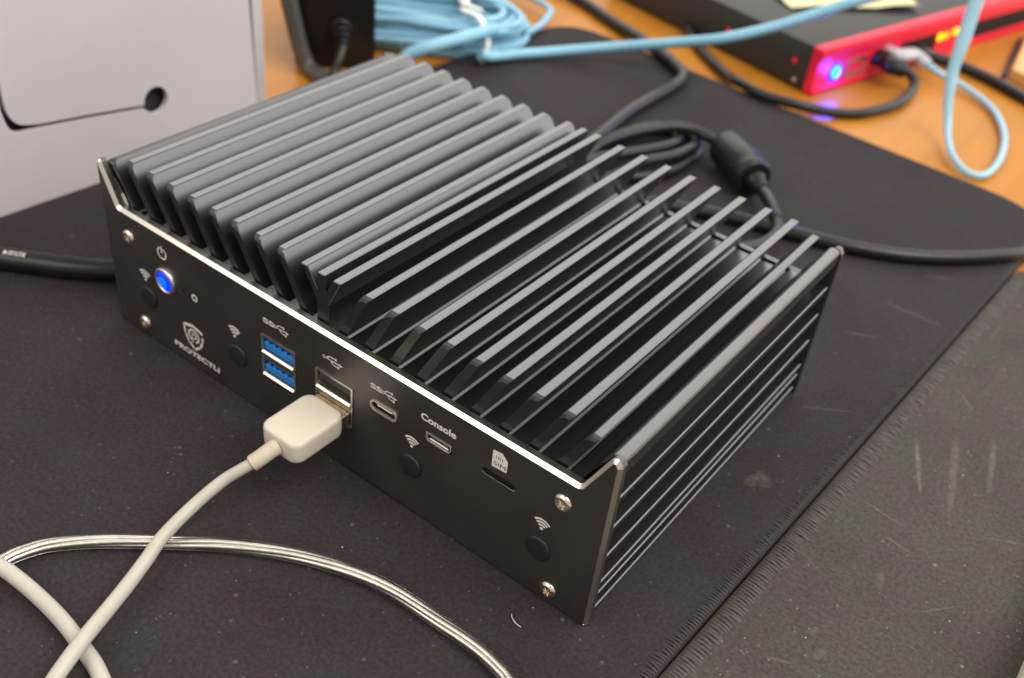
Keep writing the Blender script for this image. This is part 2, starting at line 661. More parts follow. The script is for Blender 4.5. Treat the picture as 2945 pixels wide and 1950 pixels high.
seam(pad2, 1, 5.4, 1.15, 0.5, M['stitch'])
seam(pad1, -1, 3.6, 1.0, 0.36, M['stitch_black'])

# ---------------------------------------------------------------- the finned computer
pc = thing('mini_computer', 'black fanless mini computer with long cooling fins and a lit blue power button', 'computer', (87.5, 60, 0))
WX = 175.2
outline = fillet([(-0.9, 0.8), (WX + 0.3, 0.8), (WX + 0.2, 53.4), (174.2, 55.3), (172.6, 54.7), (166.7, 42.6), (6.4, 42.6), (0.6, 54.7), (-0.4, 55.2), (-1.2, 53.4)],
                 [0.8, 0.8, 1.2, 1.2, 1.2, 1.6, 1.6, 0.8, 0.8, 0.8])
CH = 0.9
inner = [(u, (0.85 if v < 3 else v)) for u, v in inset(outline, CH)]
ports = [rrect(64.5, 78.0, 16.0, 29.7, 0.5, 3),            # stacked usb, blue
         rrect(85.0, 98.8, 16.0, 29.9, 0.5, 3),            # stacked usb, dark
         rrect(104.6, 113.8, 27.4, 31.0, 1.75, 6),         # usb c
         rrect(122.9, 131.3, 28.2, 31.2, 0.7, 3),          # console
         rrect(140.6, 150.5, 29.6, 31.2, 0.75, 5),         # sim slot
         circle(25.2, 26.5, 4.25, 28),                     # power button
         circle(32.9, 26.7, 0.6, 10)]
fp = plate_with_holes(inner, ports, 0.0, 2.6, FRONT, back=False).build('front_plate', M['plate'], pc)
weld(fp)
mb = MB()
n = len(outline)
mb.add([FRONT(u, v, 0.0) for u, v in inner] + [FRONT(u, v, CH) for u, v in outline],
       [(i, (i + 1) % n, n + (i + 1) % n, n + i) for i in range(n)])
mb.build('chamfered_rim', M['bare'], fp)
mb = MB()
mb.add([FRONT(u, v, CH) for u, v in outline] + [FRONT(u, v, 2.6) for u, v in outline],
       [(i, (i + 1) % n, n + (i + 1) % n, n + i) for i in range(n)])
mb.add([FRONT(u, v, 2.6) for u, v in outline], [list(range(n))])
mb.build('plate_edge', M['plate'], fp)
# back plate
mb = MB()
outline_b = [(u, v - 0.75 if v > 30 else v) for u, v in outline]
inner_b = inset(outline_b, 0.55)
mb.prism(outline_b, 117.4, 119.4, FRONT)
bp_ = mb.build('back_plate', M['plate'], pc)
mb = MB()
mb.add([FRONT(u, v, 119.4) for u, v in outline_b] + [FRONT(u, v, 120.0) for u, v in inner_b],
       [(i, (i + 1) % n, n + (i + 1) % n, n + i) for i in range(n)])
mb.add([FRONT(u, v, 120.0) for u, v in inner_b], [list(range(n))])
mb.build('chamfered_rim', M['steel_dark'], bp_)

# body behind the plates
Y0, Y1 = 2.7, 117.3
mb = MB()
mb.box(11.5, 163.5, Y0, Y1, 2.0, 41.2)
mb.build('heatsink_base', M['anodised'], pc, bevel=0.3)


def fin(xb0, xb1, zb, xt0, xt1, zt0, zt1, name='cooling_fin'):
    """a sheet fin along y, base xb0..xb1 at zb, top xt0..xt1"""
    mb = MB()
    if xt0 > xb0:
        k_ = (xt1 - xb1) / (zt1 - zb)
        prof = [(xb0, zb), (xb1 + 1.05, zb), (xb1 + 1.05, zb + 0.14), (xb1 + 0.42, zb + 0.62), (xt1, zt1), (xt0, zt0)]
    else:
        prof = [(xb0, zb), (xb1, zb), (xt1, zt1), (xt0, zt0)]
    mb.prism(prof, 3.1, 119.6, FRONT)
    ob = mb.build(name, M['anodised'], pc)
    bm = bmesh.new()
    bm.from_mesh(ob.data)
    zt = max(v.co.z for v in bm.verts)
    es = [e for e in bm.edges if all(v.co.z > zt - 0.003 for v in e.verts)]
    ends = [e for e in es if abs(e.verts[0].co.y - e.verts[1].co.y) < 1e-5]
    bmesh.ops.bevel(bm, geom=[e for e in es if e not in ends], offset=0.00025, segments=1, affect='EDGES', profile=0.5)
    zt2 = zt - 0.0006
    ends = [e for e in bm.edges if all(v.co.z > zt2 for v in e.verts) and abs(e.verts[0].co.y - e.verts[1].co.y) < 1e-6]
    bmesh.ops.bevel(bm, geom=ends, offset=0.0012, segments=2, affect='EDGES', profile=0.5)
    bmesh.ops.recalc_face_normals(bm, faces=bm.faces)
    bm.to_mesh(ob.data)
    bm.free()
    return ob


P = 8.55
for k in range(8):                       # right hand fins lean right
    xt = 98.1 + P * k
    fin(xt - 8.4, xt - 5.5, 41.0, xt, xt + 2.5, 56.9, 56.9)
fin(157.4, 160.5, 41.0, 165.2, 167.5, 54.9, 54.75)
for k in range(8):                       # left hand fins lean left
    xt = 70.7 - 8.55 * k
    fin(xt + 6.8, xt + 9.7, 41.0, xt - 2.4, xt, 56.9, 56.9)
fin(9.0, 12.0, 41.0, 0.9, 3.0, 54.6, 55.0)
# the three-way fin in the middle
mb = MB()
mb.prism([(82.8, 41.0), (87.0, 41.0), (87.0, 48.3), (91.1, 56.9), (88.6, 56.9), (85.9, 51.6), (85.6, 56.9), (83.3, 56.9), (83.1, 51.8),
          (79.7, 56.9), (77.4, 56.9), (82.8, 48.3)], 3.1, 119.6, FRONT)
mb.build('centre_fin', M['anodised'], pc, bevel=0.22)


def sidefin(pts, name, sgn, bev=0.3):
    mb = MB()
    q = [((WX - 0.35 - (175.0 - u)) if sgn > 0 else (175.0 - u), v) for u, v in pts]
    mb.prism(q, Y0, 117.3, FRONT)
    return mb.build(name, M['anodised'], pc, bevel=bev)


for sgn in (1, -1):
    # outermost fin: leans outward and carries a vertical lip
    sidefin([(164.2, 40.0), (166.8, 40.0), (169.6, 49.2), (175.0, 49.2), (175.0, 53.4), (174.5, 54.3), (171.9, 54.3)], 'edge_fin', sgn, 0.4)
    for z1, hgt in ((42.0, 2.3), (32.4, 2.3), (22.6, 2.3), (13.2, 2.0), (9.3, 1.3), (4.0, 1.3)):
        sidefin([(162.5, z1 - hgt), (175.0, z1 - hgt), (175.0, z1), (162.5, z1)], 'side_rib', sgn)
mb = MB()
mb.box(9, 166, 4, 116, 0.1, 2.1)
mb.build('base_plate', M['black_plastic'], pc)

# --- power button
btn = MB()
btn.lathe([(4.2, 0.9), (4.2, -0.5), (3.9, -0.9), (3.35, -0.9), (3.2, -0.3), (3.2, 0.6)], (25.2, 0, 26.5), (0, 1, 0), 36)
pb = btn.build('power_button', M['steel'], pc, fixn=True)
# open the ring: the lens fills it
ln = MB()
ln.lathe([(3.15, -0.2), (3.05, -0.75), (2.2, -1.05), (0.02, -1.15)], (25.2, 0, 26.5), (0, 1, 0), 30)
ln.build('button_lens', M['led_blue'], pb)
ln = MB()
ln.lathe([(1.9, -1.13), (1.2, -1.28), (0.02, -1.32)], (25.0, 0, 26.3), (0, 1, 0), 24)
ln.build('lens_core', M['led_core'], pb)

# --- screws
for (sx, sz) in ((9.9, 34.1), (12.3, 4.6), (163.3, 35.0), (163.6, 4.8)):
    star = []
    for i in range(24):
        a = 2 * math.pi * i / 24
        rr = 1.0 + 0.42 * math.cos(6 * a)
        star.append((sx + rr * math.cos(a), sz + rr * math.sin(a)))
    mb = plate_with_holes(circle(sx, sz, 1.75, 24), [star], -0.75, -0.1, FRONT)
    sc_ = mb.build('screw', M['brass'], pc)
    mb = MB()
    mb.add([FRONT(u, v, -0.75) for u, v in circle(sx, sz, 1.75, 24)] + [FRONT(u, v, -0.5) for u, v in circle(sx, sz, 2.2, 24)] + [FRONT(u, v, 0.02) for u, v in circle(sx, sz, 2.4, 24)],
           [(i, (i + 1) % 24, 24 + (i + 1) % 24, 24 + i) for i in range(24)] + [(24 + i, 24 + (i + 1) % 24, 48 + (i + 1) % 24, 48 + i) for i in range(24)], True)
    mb.build('head_rim', M['brass'], sc_)
    mb = MB()
    mb.poly([FRONT(u, v, -0.12) for u, v in circle(sx, sz, 1.6, 20)])
    mb.poly([FRONT(u, v, -0.15) for u, v in circle(sx, sz, 0.45, 10)])
    mb.build('drive_recess', M['bare'], sc_)

# --- rubber plugs over the aerial holes
for (hx, hz) in ((16.2, 16.3), (54.6, 15.9), (118.8, 16.5), (159.0, 16.6)):
    mb = MB()
    mb.lathe([(3.55, 0.1), (3.55, -0.35), (3.25, -0.62), (2.9, -0.68), (0.02, -0.70)], (hx, 0, hz), (0, 1, 0), 32)
    mb.build('hole_plug', M['rubber'], pc)

# --- usb ports
for (x0, x1, z0, z1, tongue, dark) in ((64.7, 77.8, 16.2, 29.5, M['usb_blue'], False), (85.2, 98.6, 16.2, 29.7, M['grey_tongue'], True)):
    up0, lo1 = 24.3, 21.4
    mb = plate_with_holes(rrect(x0, x1, z0, z1, 0.4, 3), [rrect(x0 + 0.55, x1 - 0.55, up0 + 0.1, z1 - 0.5, 0.3, 2), rrect(x0 + 0.55, x1 - 0.55, z0 + 0.5, lo1, 0.3, 2)], -0.25, 9.0, FRONT)
    up = mb.build('usb_port', M['steel'], pc)
    mb = MB()
    mb.box(x0 + 0.4, x1 - 0.4, 8.6, 9.4, z0 + 0.3, z1 - 0.3)
    mb.build('port_back', M['hole'], up)
    mb = MB()
    if dark:
        mb.box(x0 + 0.7, (x0 + x1) / 2 - 0.15, -0.42, -0.27, lo1 + 0.15, up0 - 0.75)
        mb.box((x0 + x1) / 2 + 0.15, x1 - 0.7, -0.42, -0.27, lo1 + 0.15, up0 - 0.75)
    else:
        mb.box(x0 + 0.7, x1 - 0.7, -0.32, -0.27, lo1 + 0.25, up0 - 0.75)
    mb.build('divider', M['gold'] if dark else M['steel_dark'], up, bevel=0.05)
    for zz in (up0 + 0.1, z0 + 0.45):
        mb = MB()
        mb.prism([(0.0, zz), (-0.75, zz - 0.55), (-0.75, zz - 0.75), (0.0, zz - 0.6)], x0 + 0.7, x1 - 0.7, lambda u, v, d: (d, u, v))
        mb.build('port_lip', M['bare'], up)
    if not dark:
        for zz in (up0 + 0.5, z0 + 0.9):
            mb = MB()
            mb.box(x0 + 0.8, x1 - 0.8, 0.2, 8.5, zz, zz + 1.9)
            for i in range(5):
                xx = x0 + 1.3 + i * 2.25
                mb.box(xx, xx + 1.3, 0.35, 8.0, zz + 1.9, zz + 2.45)
            mb.build('port_tongue', tongue, up, bevel=0.12)
    else:
        mb = MB()
        mb.box(x0 + 0.9, x1 - 0.9, 0.6, 8.5, up0 + 1.6, up0 + 3.6)
        mb.build('port_tongue', tongue, up, bevel=0.15)

# --- usb c
mb = plate_with_holes(rrect(104.72, 113.68, 27.5, 30.9, 1.6, 7), [rrect(105.2, 113.2, 28.0, 30.4, 1.18, 7)], -0.35, 0.3, FRONT)
uc = mb.build('usb_c_port', M['bare_soft'], pc, bevel=0.1)
mb = MB()
mb.box(106.6, 111.8, 0.25, 0.9, 28.95, 29.4)
mb.build('port_tongue', M['steel_dark'], uc, bevel=0.1)
mb = MB()
mb.box(104.8, 113.6, 0.8, 1.4, 27.6, 30.8)
mb.build('port_back', M['hole'], uc)
# --- console (micro usb)
mb = plate_with_holes([(123.7, 28.35), (130.5, 28.35), (131.1, 29.4), (131.1, 31.05), (123.1, 31.05), (123.1, 29.4)],
                      [[(123.95, 28.65), (130.25, 28.65), (130.8, 29.5), (130.8, 30.75), (123.4, 30.75), (123.4, 29.5)]], -0.2, 0.4, FRONT)
co = mb.build('console_port', M['bare_soft'], pc, bevel=0.06)
mb = MB()
mb.box(124.2, 130.1, 0.0, 0.9, 28.85, 29.45)
mb.build('port_tongue', M['bare_soft'], co, bevel=0.12)
mb = MB()
mb.box(123.0, 131.2, 0.9, 1.5, 28.3, 31.1)
mb.build('port_back', M['hole'], co)
# --- sim slot: dark recess and a bright lower lip
mb = MB()
mb.box(140.2, 150.9, 1.5, 4.6, 29.0, 31.8)
ss = mb.build('sim_slot', M['hole'], pc)
mb = MB()
mb.prism([(140.9, 29.28), (150.2, 29.28), (150.35, 29.6), (140.75, 29.6)], -0.09, 0.3, FRONT)
mb.build('slot_lip', M['bare'], ss)

# --- printed marks on the front plate
IK = lambda: Ink(FRONT, -0.05)


def wifi(cx, cz, s_, nm='wifi_symbol'):
    k = IK()
    for r in (1.25, 2.2, 3.15):
        k.arc(cx, cz, r * s_, 0.6 * s_, 45, 135, 10)
    k.disc(cx, cz + 0.1 * s_, 0.5 * s_)
    k.build(nm, M['print'], pc)


wifi(15.4, 22.0, 1.0)
wifi(53.7, 22.1, 1.0)
wifi(118.75, 23.1, 0.95)
wifi(159.0, 23.2, 0.95)


def trident(x0, x1, z, nm='usb_symbol', ss=False):
    k = IK()
    a = x0
    if ss:
        a = x0 + (x1 - x0) * 0.42
    L_ = x1 - a
    k.disc(a + 0.45, z, 0.52)
    k.line([(a, z), (x1 - 0.9, z)], 0.34)
    k.poly([(x1 - 1.2, z - 0.55), (x1, z), (x1 - 1.2, z + 0.55)])
    k.line([(a + L_ * 0.15, z), (a + L_ * 0.35, z + 1.05), (a + L_ * 0.62, z + 1.05)], 0.32)
    k.disc(a + L_ * 0.65, z + 1.05, 0.42)
    k.line([(a + L_ * 0.35, z), (a + L_ * 0.55, z - 1.05), (a + L_ * 0.75, z - 1.05)], 0.32)
    q = a + L_ * 0.78
    k.poly([(q - 0.35, z - 1.4), (q + 0.35, z - 1.4), (q + 0.35, z - 0.7), (q - 0.35, z - 0.7)])
    ob = k.build(nm, M['print'], pc)
    if ss:
        lettering('speed_letters', 'SS', x0, a + 0.2, z - 0.75, z + 0.85, FRONT, -0.05, M['print'], ob, 0.03)


trident(65.8, 75.6, 34.6, ss=True)
trident(87.9, 95.0, 34.8)
trident(104.5, 113.4, 35.0, ss=True)
k = IK()
k.arc(24.8, 35.7, 1.75, 0.5, 115, 425, 26)
k.line([(24.8, 35.9), (24.8, 38.0)], 0.5)
k.build('power_symbol', M['print'], pc)
k = IK()
k.arc(37.5, 26.8, 0.95, 0.55, 0, 360, 16)
k.build('reset_symbol', M['print'], pc)
lettering('console_lettering', 'Console', 121.2, 132.2, 34.1, 36.3, FRONT, -0.05, M['print'], pc, 0.035)
# maker's shield and name
k = IK()
k.poly([(31.2, 15.2), (35.3, 16.2), (39.4, 15.2), (39.3, 14.2), (35.3, 15.2), (31.3, 14.2)])
k.line([(31.4, 14.4), (31.6, 11.6), (32.8, 9.0), (35.3, 7.1)], 0.75)
k.line([(39.2, 13.2), (39.0, 11.4), (37.8, 9.0), (35.3, 7.1)], 0.75)
k.arc(35.3, 12.0, 2.15, 0.6, -70, 250, 20)
k.arc(35.3, 12.0, 0.95, 0.5, -90, 180, 12)
k.line([(34.5, 12.9), (34.5, 9.4)], 0.55)
k.build('shield_logo', M['print'], pc)
lettering('maker_lettering', 'PROTECTLI', 26.0, 45.7, 4.0, 5.9, FRONT, -0.05, M['print'], pc, 0.035)
k = IK()
k.poly(fillet([(143.1, 33.1), (147.5, 33.4), (147.5, 36.9), (145.8, 38.6), (143.1, 38.3)], [0.3, 0.3, 0.3, 0.3, 0.3], 3))
sim = k.build('sim_symbol', M['print'], pc)
k = Ink(FRONT, -0.08)
for i in range(4):
    k.line([(144.2 + i * 0.62, 36.1), (144.2 + i * 0.62, 37.1)], 0.16)
k.build('contact_marks', M['print_dark'], sim)
lettering('sim_lettering', 'SIM', 143.6, 147.1, 33.9, 35.1, FRONT, -0.08, M['print_dark'], sim, 0.0)

# ---------------------------------------------------------------- white usb lead plugged in the front
lead = thing('usb_lead', 'white usb lead plugged into the lower port, cable over both other leads', 'cable', (93, -12, 16))
mb = MB()
mb.prism([(86.1, 16.9), (97.7, 16.9), (97.7, 21.2), (86.1, 21.2)], -5.0, 6.0, FRONT)
sh = mb.build('metal_plug', M['steel_dark'], lead, bevel=0.35, bseg=2)
mb = MB()
for x0, x1 in ((86.8, 91.6), (92.2, 97.1)):
    mb.box(x0, x1, -2.1, -0.45, 21.15, 21.4)
mb.build('plug_latch', M['gold'], sh, bevel=0.08)
# overmould
mb = MB()
out = rrect(85.2, 98.8, -20.0, -2.4, 3.1, 8)
rings = []
for d, z in ((1.6, 16.0), (0.7, 16.2), (0.15, 16.8), (0.0, 17.6), (0.0, 21.6), (0.08, 22.3), (0.4, 22.75), (1.0, 22.95)):
    rings.append([(u, v, z) for u, v in inset(out, d)])
n = len(out)
vs = [p for r in rings for p in r]
fs = [(k * n + i, k * n + (i + 1) % n, (k + 1) * n + (i + 1) % n, (k + 1) * n + i) for k in range(len(rings) - 1) for i in range(n)]
mb.add(vs, fs, True)
mb.add(rings[-1], [list(range(n))], True)
mb.add(rings[0], [list(range(n))[::-1]], True)
weld(mb.build('plug_body', M['white_plastic'], lead))
path = smooth_path([(91.4, -21.0, 18.8), (90.2, -25.2, 17.0), (88.0, -28.8, 14.8), (85.6, -33.2, 12.0), (84.3, -41.3, 8.6), (85.6, -51.0, 7.2), (87.6, -58.0, 5.6), (90.0, -65.5, 4.8),
                    (93.2, -73.5, 5.6), (96.6, -80.8, 7.2), (99.6, -89.5, 6.2), (104, -103, 3.0), (108, -130, 2.2)], 10)
mb = MB()
mb.tube(path, 1.0, 16, radii=[1.42 + 0.36 * min(1.0, i / 70) for i in range(len(path))])
mb.build('cable', M['white_cable'], lead)
mb = MB()
sr = smooth_path([(91.9, -19.4, 19.2), (91.3, -21.2, 18.7), (90.5, -24.2, 17.5), (89.5, -26.4, 16.2)], 6)
mb.tube(sr, 2.2, 20, radii=[1.02] * 6 + [0.98] * 12 + [0.95])
mb.build('strain_relief', M['cream_rubber'], lead, bevel=0.3, angle=1.0)

# ---------------------------------------------------------------- clear braided lead and the second white lead
cl = thing('clear_lead', 'clear jacketed cable with silver braid inside, curving under the white lead', 'cable', (118, -27, 0))
cpath = smooth_path([(54, -100, 2.3), (58, -86, 2.3), (60.6, -79.5, 2.3), (61.6, -74.2, 2.3), (64.7, -67.7, 2.3), (72.5, -59.1, 2.3), (83.1, -50.1, 2.3), (93.9, -41.2, 2.3), (106.1, -33.3, 2.3),
                     (117.0, -28.2, 2.3), (127.4, -24.8, 2.3), (136.5, -23.3, 2.3), (147.5, -23.0, 2.3), (158.1, -22.8, 2.3), (165.5, -23.6, 2.3), (172.5, -25.8, 2.3), (186, -34, 2.3), (205, -60, 2.3)], 10)
mb = MB()
mb.tube(cpath, 1.8, 20)
mb.build('jacket', M['clear'], cl)
mb = MB()
for s_ in range(4):
    pp = []
    u = Vector((0, 0, 1))
    dist = 0
    for i, p in enumerate(cpath):
        t = (cpath[min(i + 1, len(cpath) - 1)] - cpath[max(i - 1, 0)]).normalized()
        u = (u - t * u.dot(t)).normalized()
        w_ = t.cross(u)
        if i:
            dist += (p - cpath[i - 1]).length
        a = 2 * math.pi * s_ / 4 + dist * 0.045
        pp.append(p + (w_ * math.cos(a) + u * math.sin(a)) * 0.55)
    mb.tube(pp, 0.66, 12)
mb.build('silver_braid', M['braid'], cl)
wl = thing('white_lead', 'thicker white cable bending at the left edge, crossed by the usb lead', 'cable', (85, -79, 0))
mb = MB()
mb.tube(smooth_path([(48.0, -90.5, 6.4), (57.5, -83.2, 6.4), (64.4, -80.3, 5.4), (70.5, -79.0, 3.6), (78.0, -78.6, 2.6), (85.9, -79.0, 2.5), (94.3, -80.2, 2.5), (104.4, -82.4, 2.5), (122, -90, 2.5), (140, -110, 2.5)], 10), 1.85, 16)
mb.build('jacket', M['white_cable'], wl)

# ---------------------------------------------------------------- black lead at the left with pale print
bl = thing('power_lead', 'thick black cable with pale print running behind the front left corner', 'cable', (-35, -3, 0))
lp = smooth_path([(-105, -38, 3.75), (-70, -22, 3.75), (-47.3, -9.6, 3.75), (-39.2, -4.6, 3.75), (-28.0, 2.6, 3.75), (-17.5, 11.4, 3.75), (-6, 24, 3.75), (-2.5, 50, 3.75), (-6, 90, 3.75), (-2, 127, 6), (20, 140, 9), (40, 124, 12)], 10)
mb = MB()
mb.tube(lp, 3.7, 20)
jk = mb.build('jacket', M['black_gloss'], bl)
mb = MB()
# short run of pale, unreadable printed strokes wrapped on the upper side of the jacket
i0 = min(range(len(lp)), key=lambda i: (lp[i] - Vector((-46.3, -9.0, 3.75))).length)
i1 = min(range(len(lp)), key=lambda i: (lp[i] - Vector((-39.6, -4.9, 3.75))).length)
a_, b_ = lp[i0], lp[i1]
t = (b_ - a_).normalized()
side = t.cross(Vector((0, 0, 1))).normalized()
LEN = (b_ - a_).length


def on_jacket(s_, ang):
    fidx = i0 + (i1 - i0) * s_ / LEN
    k0 = int(fidx)
    c = lp[k0].lerp(lp[k0 + 1], fidx - k0)
    return c + (side * math.sin(ang) + Vector((0, 0, 1)) * math.cos(ang)) * 3.74


s_ = 0.0
while s_ < LEN - 0.6:
    wd = random.uniform(0.25, 0.42)
    for (p0, p1) in ((0.0, wd), (wd + 0.28, 2 * wd + 0.2)):
        mb.poly([on_jacket(s_ + p0, 0.12), on_jacket(s_ + p1, 0.12), on_jacket(s_ + p1, 0.50), on_jacket(s_ + p0, 0.50)])
    q = random.choice((0.12, 0.28, 0.42))
    mb.poly([on_jacket(s_, q), on_jacket(s_ + 0.9, q), on_jacket(s_ + 0.9, q + 0.09), on_jacket(s_, q + 0.09)])
    s_ += 1.25
mb.build('cable_print', M['print'], jk, fixn=False)

# ---------------------------------------------------------------- upright white box at the left, with slit and hole
bx = thing('white_box', 'upright white box with a long dark slit ending in a round hole', 'box', (-82, 60, -3))
SIDE = lambda u, v, d: (-76.0 - d, u, v)       # u = y, v = z, d = depth away from the camera side
slit = [(16.6, 80), (16.2, 60), (15.6, 42), (16.2, 34.5), (18.6, 29.6), (24.0, 27.7), (46.2, 24.5), (69.5, 20.9)]
sl = smooth_path([(a, b, 0) for a, b in slit], 6)
wds = [0.8 + 0.7 * math.exp(-((p.x - 19) / 5.0) ** 2 - ((p.y - 29) / 5.0) ** 2) for p in sl]
lft, rgt = [], []
for i, p in enumerate(sl):
    t = (sl[min(i + 1, len(sl) - 1)] - sl[max(i - 1, 0)]).normalized()
    nn = Vector((-t.y, t.x, 0))
    lft.append(p + nn * wds[i])
    rgt.append(p - nn * wds[i])
hole_c, hole_r = (74.8, 22.0), 5.3
ring = []
a0 = math.atan2(rgt[-1].y - hole_c[1], rgt[-1].x - hole_c[0])
a1 = math.atan2(lft[-1].y - hole_c[1], lft[-1].x - hole_c[0])
if a1 <= a0:
    a1 += 2 * math.pi
for i in range(1, 30):
    a = a0 + (a1 - a0) * i / 30 if (a1 - a0) > math.pi else a0 - (2 * math.pi - (a1 - a0)) * i / 30
    ring.append((hole_c[0] + hole_r * math.cos(a), hole_c[1] + hole_r * math.sin(a)))
# panel is cut by the slit: outline walks round it from the top edge
panel = [(-150.0, -3.0), (121.5, -3.0), (123.6, 2.0), (121.0, 78.0)]
cut = [(p.x, p.y) for p in lft[::-1]] if False else None
pl = panel + [(p.x, p.y) for p in lft[0:1] if False]
top_z = 78.0
left_side = [(p.x, p.y) for p in lft if p.y < top_z]
right_side = [(p.x, p.y) for p in rgt if p.y < top_z]
# which side lies at larger y (u)?  lft/rgt decided by tangent; the outer side has smaller u
if left_side[0][0] > right_side[0][0]:
    inner_s, outer_s = left_side, right_side
else:
    inner_s, outer_s = right_side, left_side
rg = ring
if (Vector(rg[0]) - Vector(inner_s[-1])).length > (Vector(rg[-1]) - Vector(inner_s[-1])).length:
    rg = rg[::-1]
outl = [(-150.0, -3.0), (121.8, -3.0), (123.7, 3.0), (121.2, top_z), (inner_s[0][0], top_z)] + inner_s + rg + outer_s[::-1] + [(outer_s[0][0], top_z), (-150.0, top_z)]
mb = plate_with_holes(outl, [], 0.0, 2.2, SIDE)
weld(mb.build('slotted_panel', M['card'], bx))
mb = MB()
mb.prism(rrect(-152, 132.4, -2.9, 78, 0.2, 1), 4.4, 30.0, SIDE)
mb.build('box_body', M['card'], bx, bevel=0.6, bseg=2)
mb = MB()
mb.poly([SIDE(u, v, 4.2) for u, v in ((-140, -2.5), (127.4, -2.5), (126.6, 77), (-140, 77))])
mb.build('shade_sheet', M['slit_shade'], bx)  # dark sheet paints the shade inside the slit and along the panel seam
mb = MB()
mb.box(-80.15, -76.3, 114.0, 116.0, -2.9, 77)
mb.build('panel_spacer', M['card'], bx)

# ---------------------------------------------------------------- power brick with its cord, and hanging black cable
pbk = thing('power_brick', 'black power brick on end with ribbed cord, left of the blue coil', 'power adapter', (-95, 192, -3))
c0 = Vector((-95, 185, 0))
u2 = Vector((0.714, 0.70, 0)).normalized()
n2 = Vector((-0.70, 0.714, 0)).normalized()
BR = lambda u, v, d: tuple(c0 + u2 * u + n2 * d + Vector((0, 0, v)))
mb = MB()
mb.prism(rrect(-16.5, 20.4, -2.95, 80, 2.5, 4), 0, 62, BR)
mb.build('case', M['black_plastic'], pbk, bevel=0.8, bseg=2)
mb = MB()
cp = smooth_path([BR(4.8, 16.0, -1), BR(5.6, 14.2, -5), BR(5.6, 11.2, -9), BR(4.0, 7.2, -13), BR(1.5, 1.6, -17), BR(-2, -0.5, -24), BR(-12, -0.8, -40)], 8)
mb.tube(cp, 2.1, 14)
cord = mb.build('cord', M['black_soft'], pbk)
mb = MB()
mb.lathe([(5.6, -1.0), (5.4, 0.8), (4.7, 2.2)], BR(4.8, 16.2, 0), tuple(-n2), 24)
for i in range(3):
    k_ = 3 + i * 5
    t = (cp[k_ + 1] - cp[k_ - 1]).normalized()
    mb.lathe([(3.4 - i * 0.3, -1.0), (4.1 - i * 0.35, -0.4), (4.1 - i * 0.35, 0.5), (3.2 - i * 0.3, 1.1)], cp[k_], tuple(t), 20)
mb.build('strain_relief', M['black_plastic'], cord)
hg = thing('hanging_cable', 'thick glossy black cable hanging down left of the power brick', 'cable', (-118, 168, 40))
mb = MB()
mb.tube(smooth_path([BR(-30, 110, -6), BR(-24.5, 70, -6), BR(-19.5, 40, -6), BR(-16.6, 24, -6), BR(-13.2, 8, -6), BR(-9, -0.0, -9), BR(-2, 1.0, -20)], 8), 3.8, 18)
mb.build('jacket', M['grey_cable'], hg)

# ---------------------------------------------------------------- blue patch cable coil, tie, and the long end
coil = thing('blue_cable_coil', 'pale blue network cable coiled and bundled with a white twist tie', 'cable', (-85, 250, -3))
uu = Vector((0.82, 0.57, 0)).normalized()
vv = Vector((-0.57, 0.82, 0)).normalized()
mb = MB()
for i in range(18):
    ctr = Vector((-97 + random.uniform(-3, 3), 244 + random.uniform(-3, 3), 0))
    a = 53 + random.uniform(-7, 4)
    b = 24 + random.uniform(-9, 8)
    zc = 0.2 + (i % 7) * 2.3 + random.uniform(0, 1)
    tilt = random.uniform(-0.10, 0.10)
    ph = random.uniform(0, 6.28)
    pts = []
    for j in range(41):
        t = 2 * math.pi * j / 40
        ca, sa = math.cos(t), math.sin(t)
        pin = 0.72 + 0.28 * abs(ca) ** 1.5
        pts.append(ctr + uu * a * ca * math.cos(tilt) + vv * (b * sa * pin + a * ca * math.sin(tilt)) + Vector((0, 0, zc + 1.2 * math.sin(2 * t + ph))))
    mb.tube(pts, 1.9, 10, caps=False)
mb.build('coil_turns', M['blue_cable'], coil)
mb = MB()
mb.tube(smooth_path([(-112, 322, 1), (-94, 327, 2), (-77.8, 324.5, 3), (-65.4, 319.7, 3), (-59.1, 310, 3), (-53.6, 291.6, 3), (-52.5, 267.6, 3.4), (-56, 248, 5), (-70, 230, 6), (-98, 212, 4)], 8), 1.7, 10)
mb.build('loose_loop', M['blue_cable'], coil)
mb = MB()
mb.tube(smooth_path([(-70, 200, 2), (-65.8, 202, 6), (-62.3, 203.9, 10), (-55.8, 209.7, 14), (-50.3, 221.9, 16), (-48.3, 237.8, 16), (-51.5, 253, 13)], 8), 3.1, 12)
mb.build('loose_end', M['blue_cable'], coil)
mb = MB()
mb.tube(smooth_path([(-45.5, 234.5, 7), (-43.6, 242, 4.5), (-39.8, 255, 3.4), (-34.2, 265.1, 3.2), (-22.4, 278.3, 5.0), (-4, 291, 9.5), (22.6, 300.0, 18.0), (43.7, 303.6, 26.0), (63.4, 316.1, 35.0),
                     (78.9, 327.3, 44.0), (96.4, 338.3, 54.0), (112, 352.7, 61.0), (150, 390, 72)], 10), 2.5, 12)
mb.build('long_end', M['blue_cable'], coil)
mb = MB()
mb.tube(smooth_path([(-84, 272, 15), (-79.7, 265.0, 18), (-71.0, 252.8, 20), (-63, 243, 21), (-58.5, 243.1, 21), (-54, 243.5, 20), (-50.6, 243.4, 16), (-48.1, 243.7, 9), (-48, 242, 3), (-48, 239, 0.5)], 8), 2.2, 10, rb=0.7)
mb.tube(smooth_path([(-76, 256, 19), (-70, 250, 21), (-65, 246, 22.5), (-61, 247.5, 22), (-60, 252, 20)], 6), 1.8, 10, rb=0.7)
tag(mb.build('twist_tie', M['twist'], None, fixn=False), 'white twist tie knotted round the blue cable coil', 'cable tie')

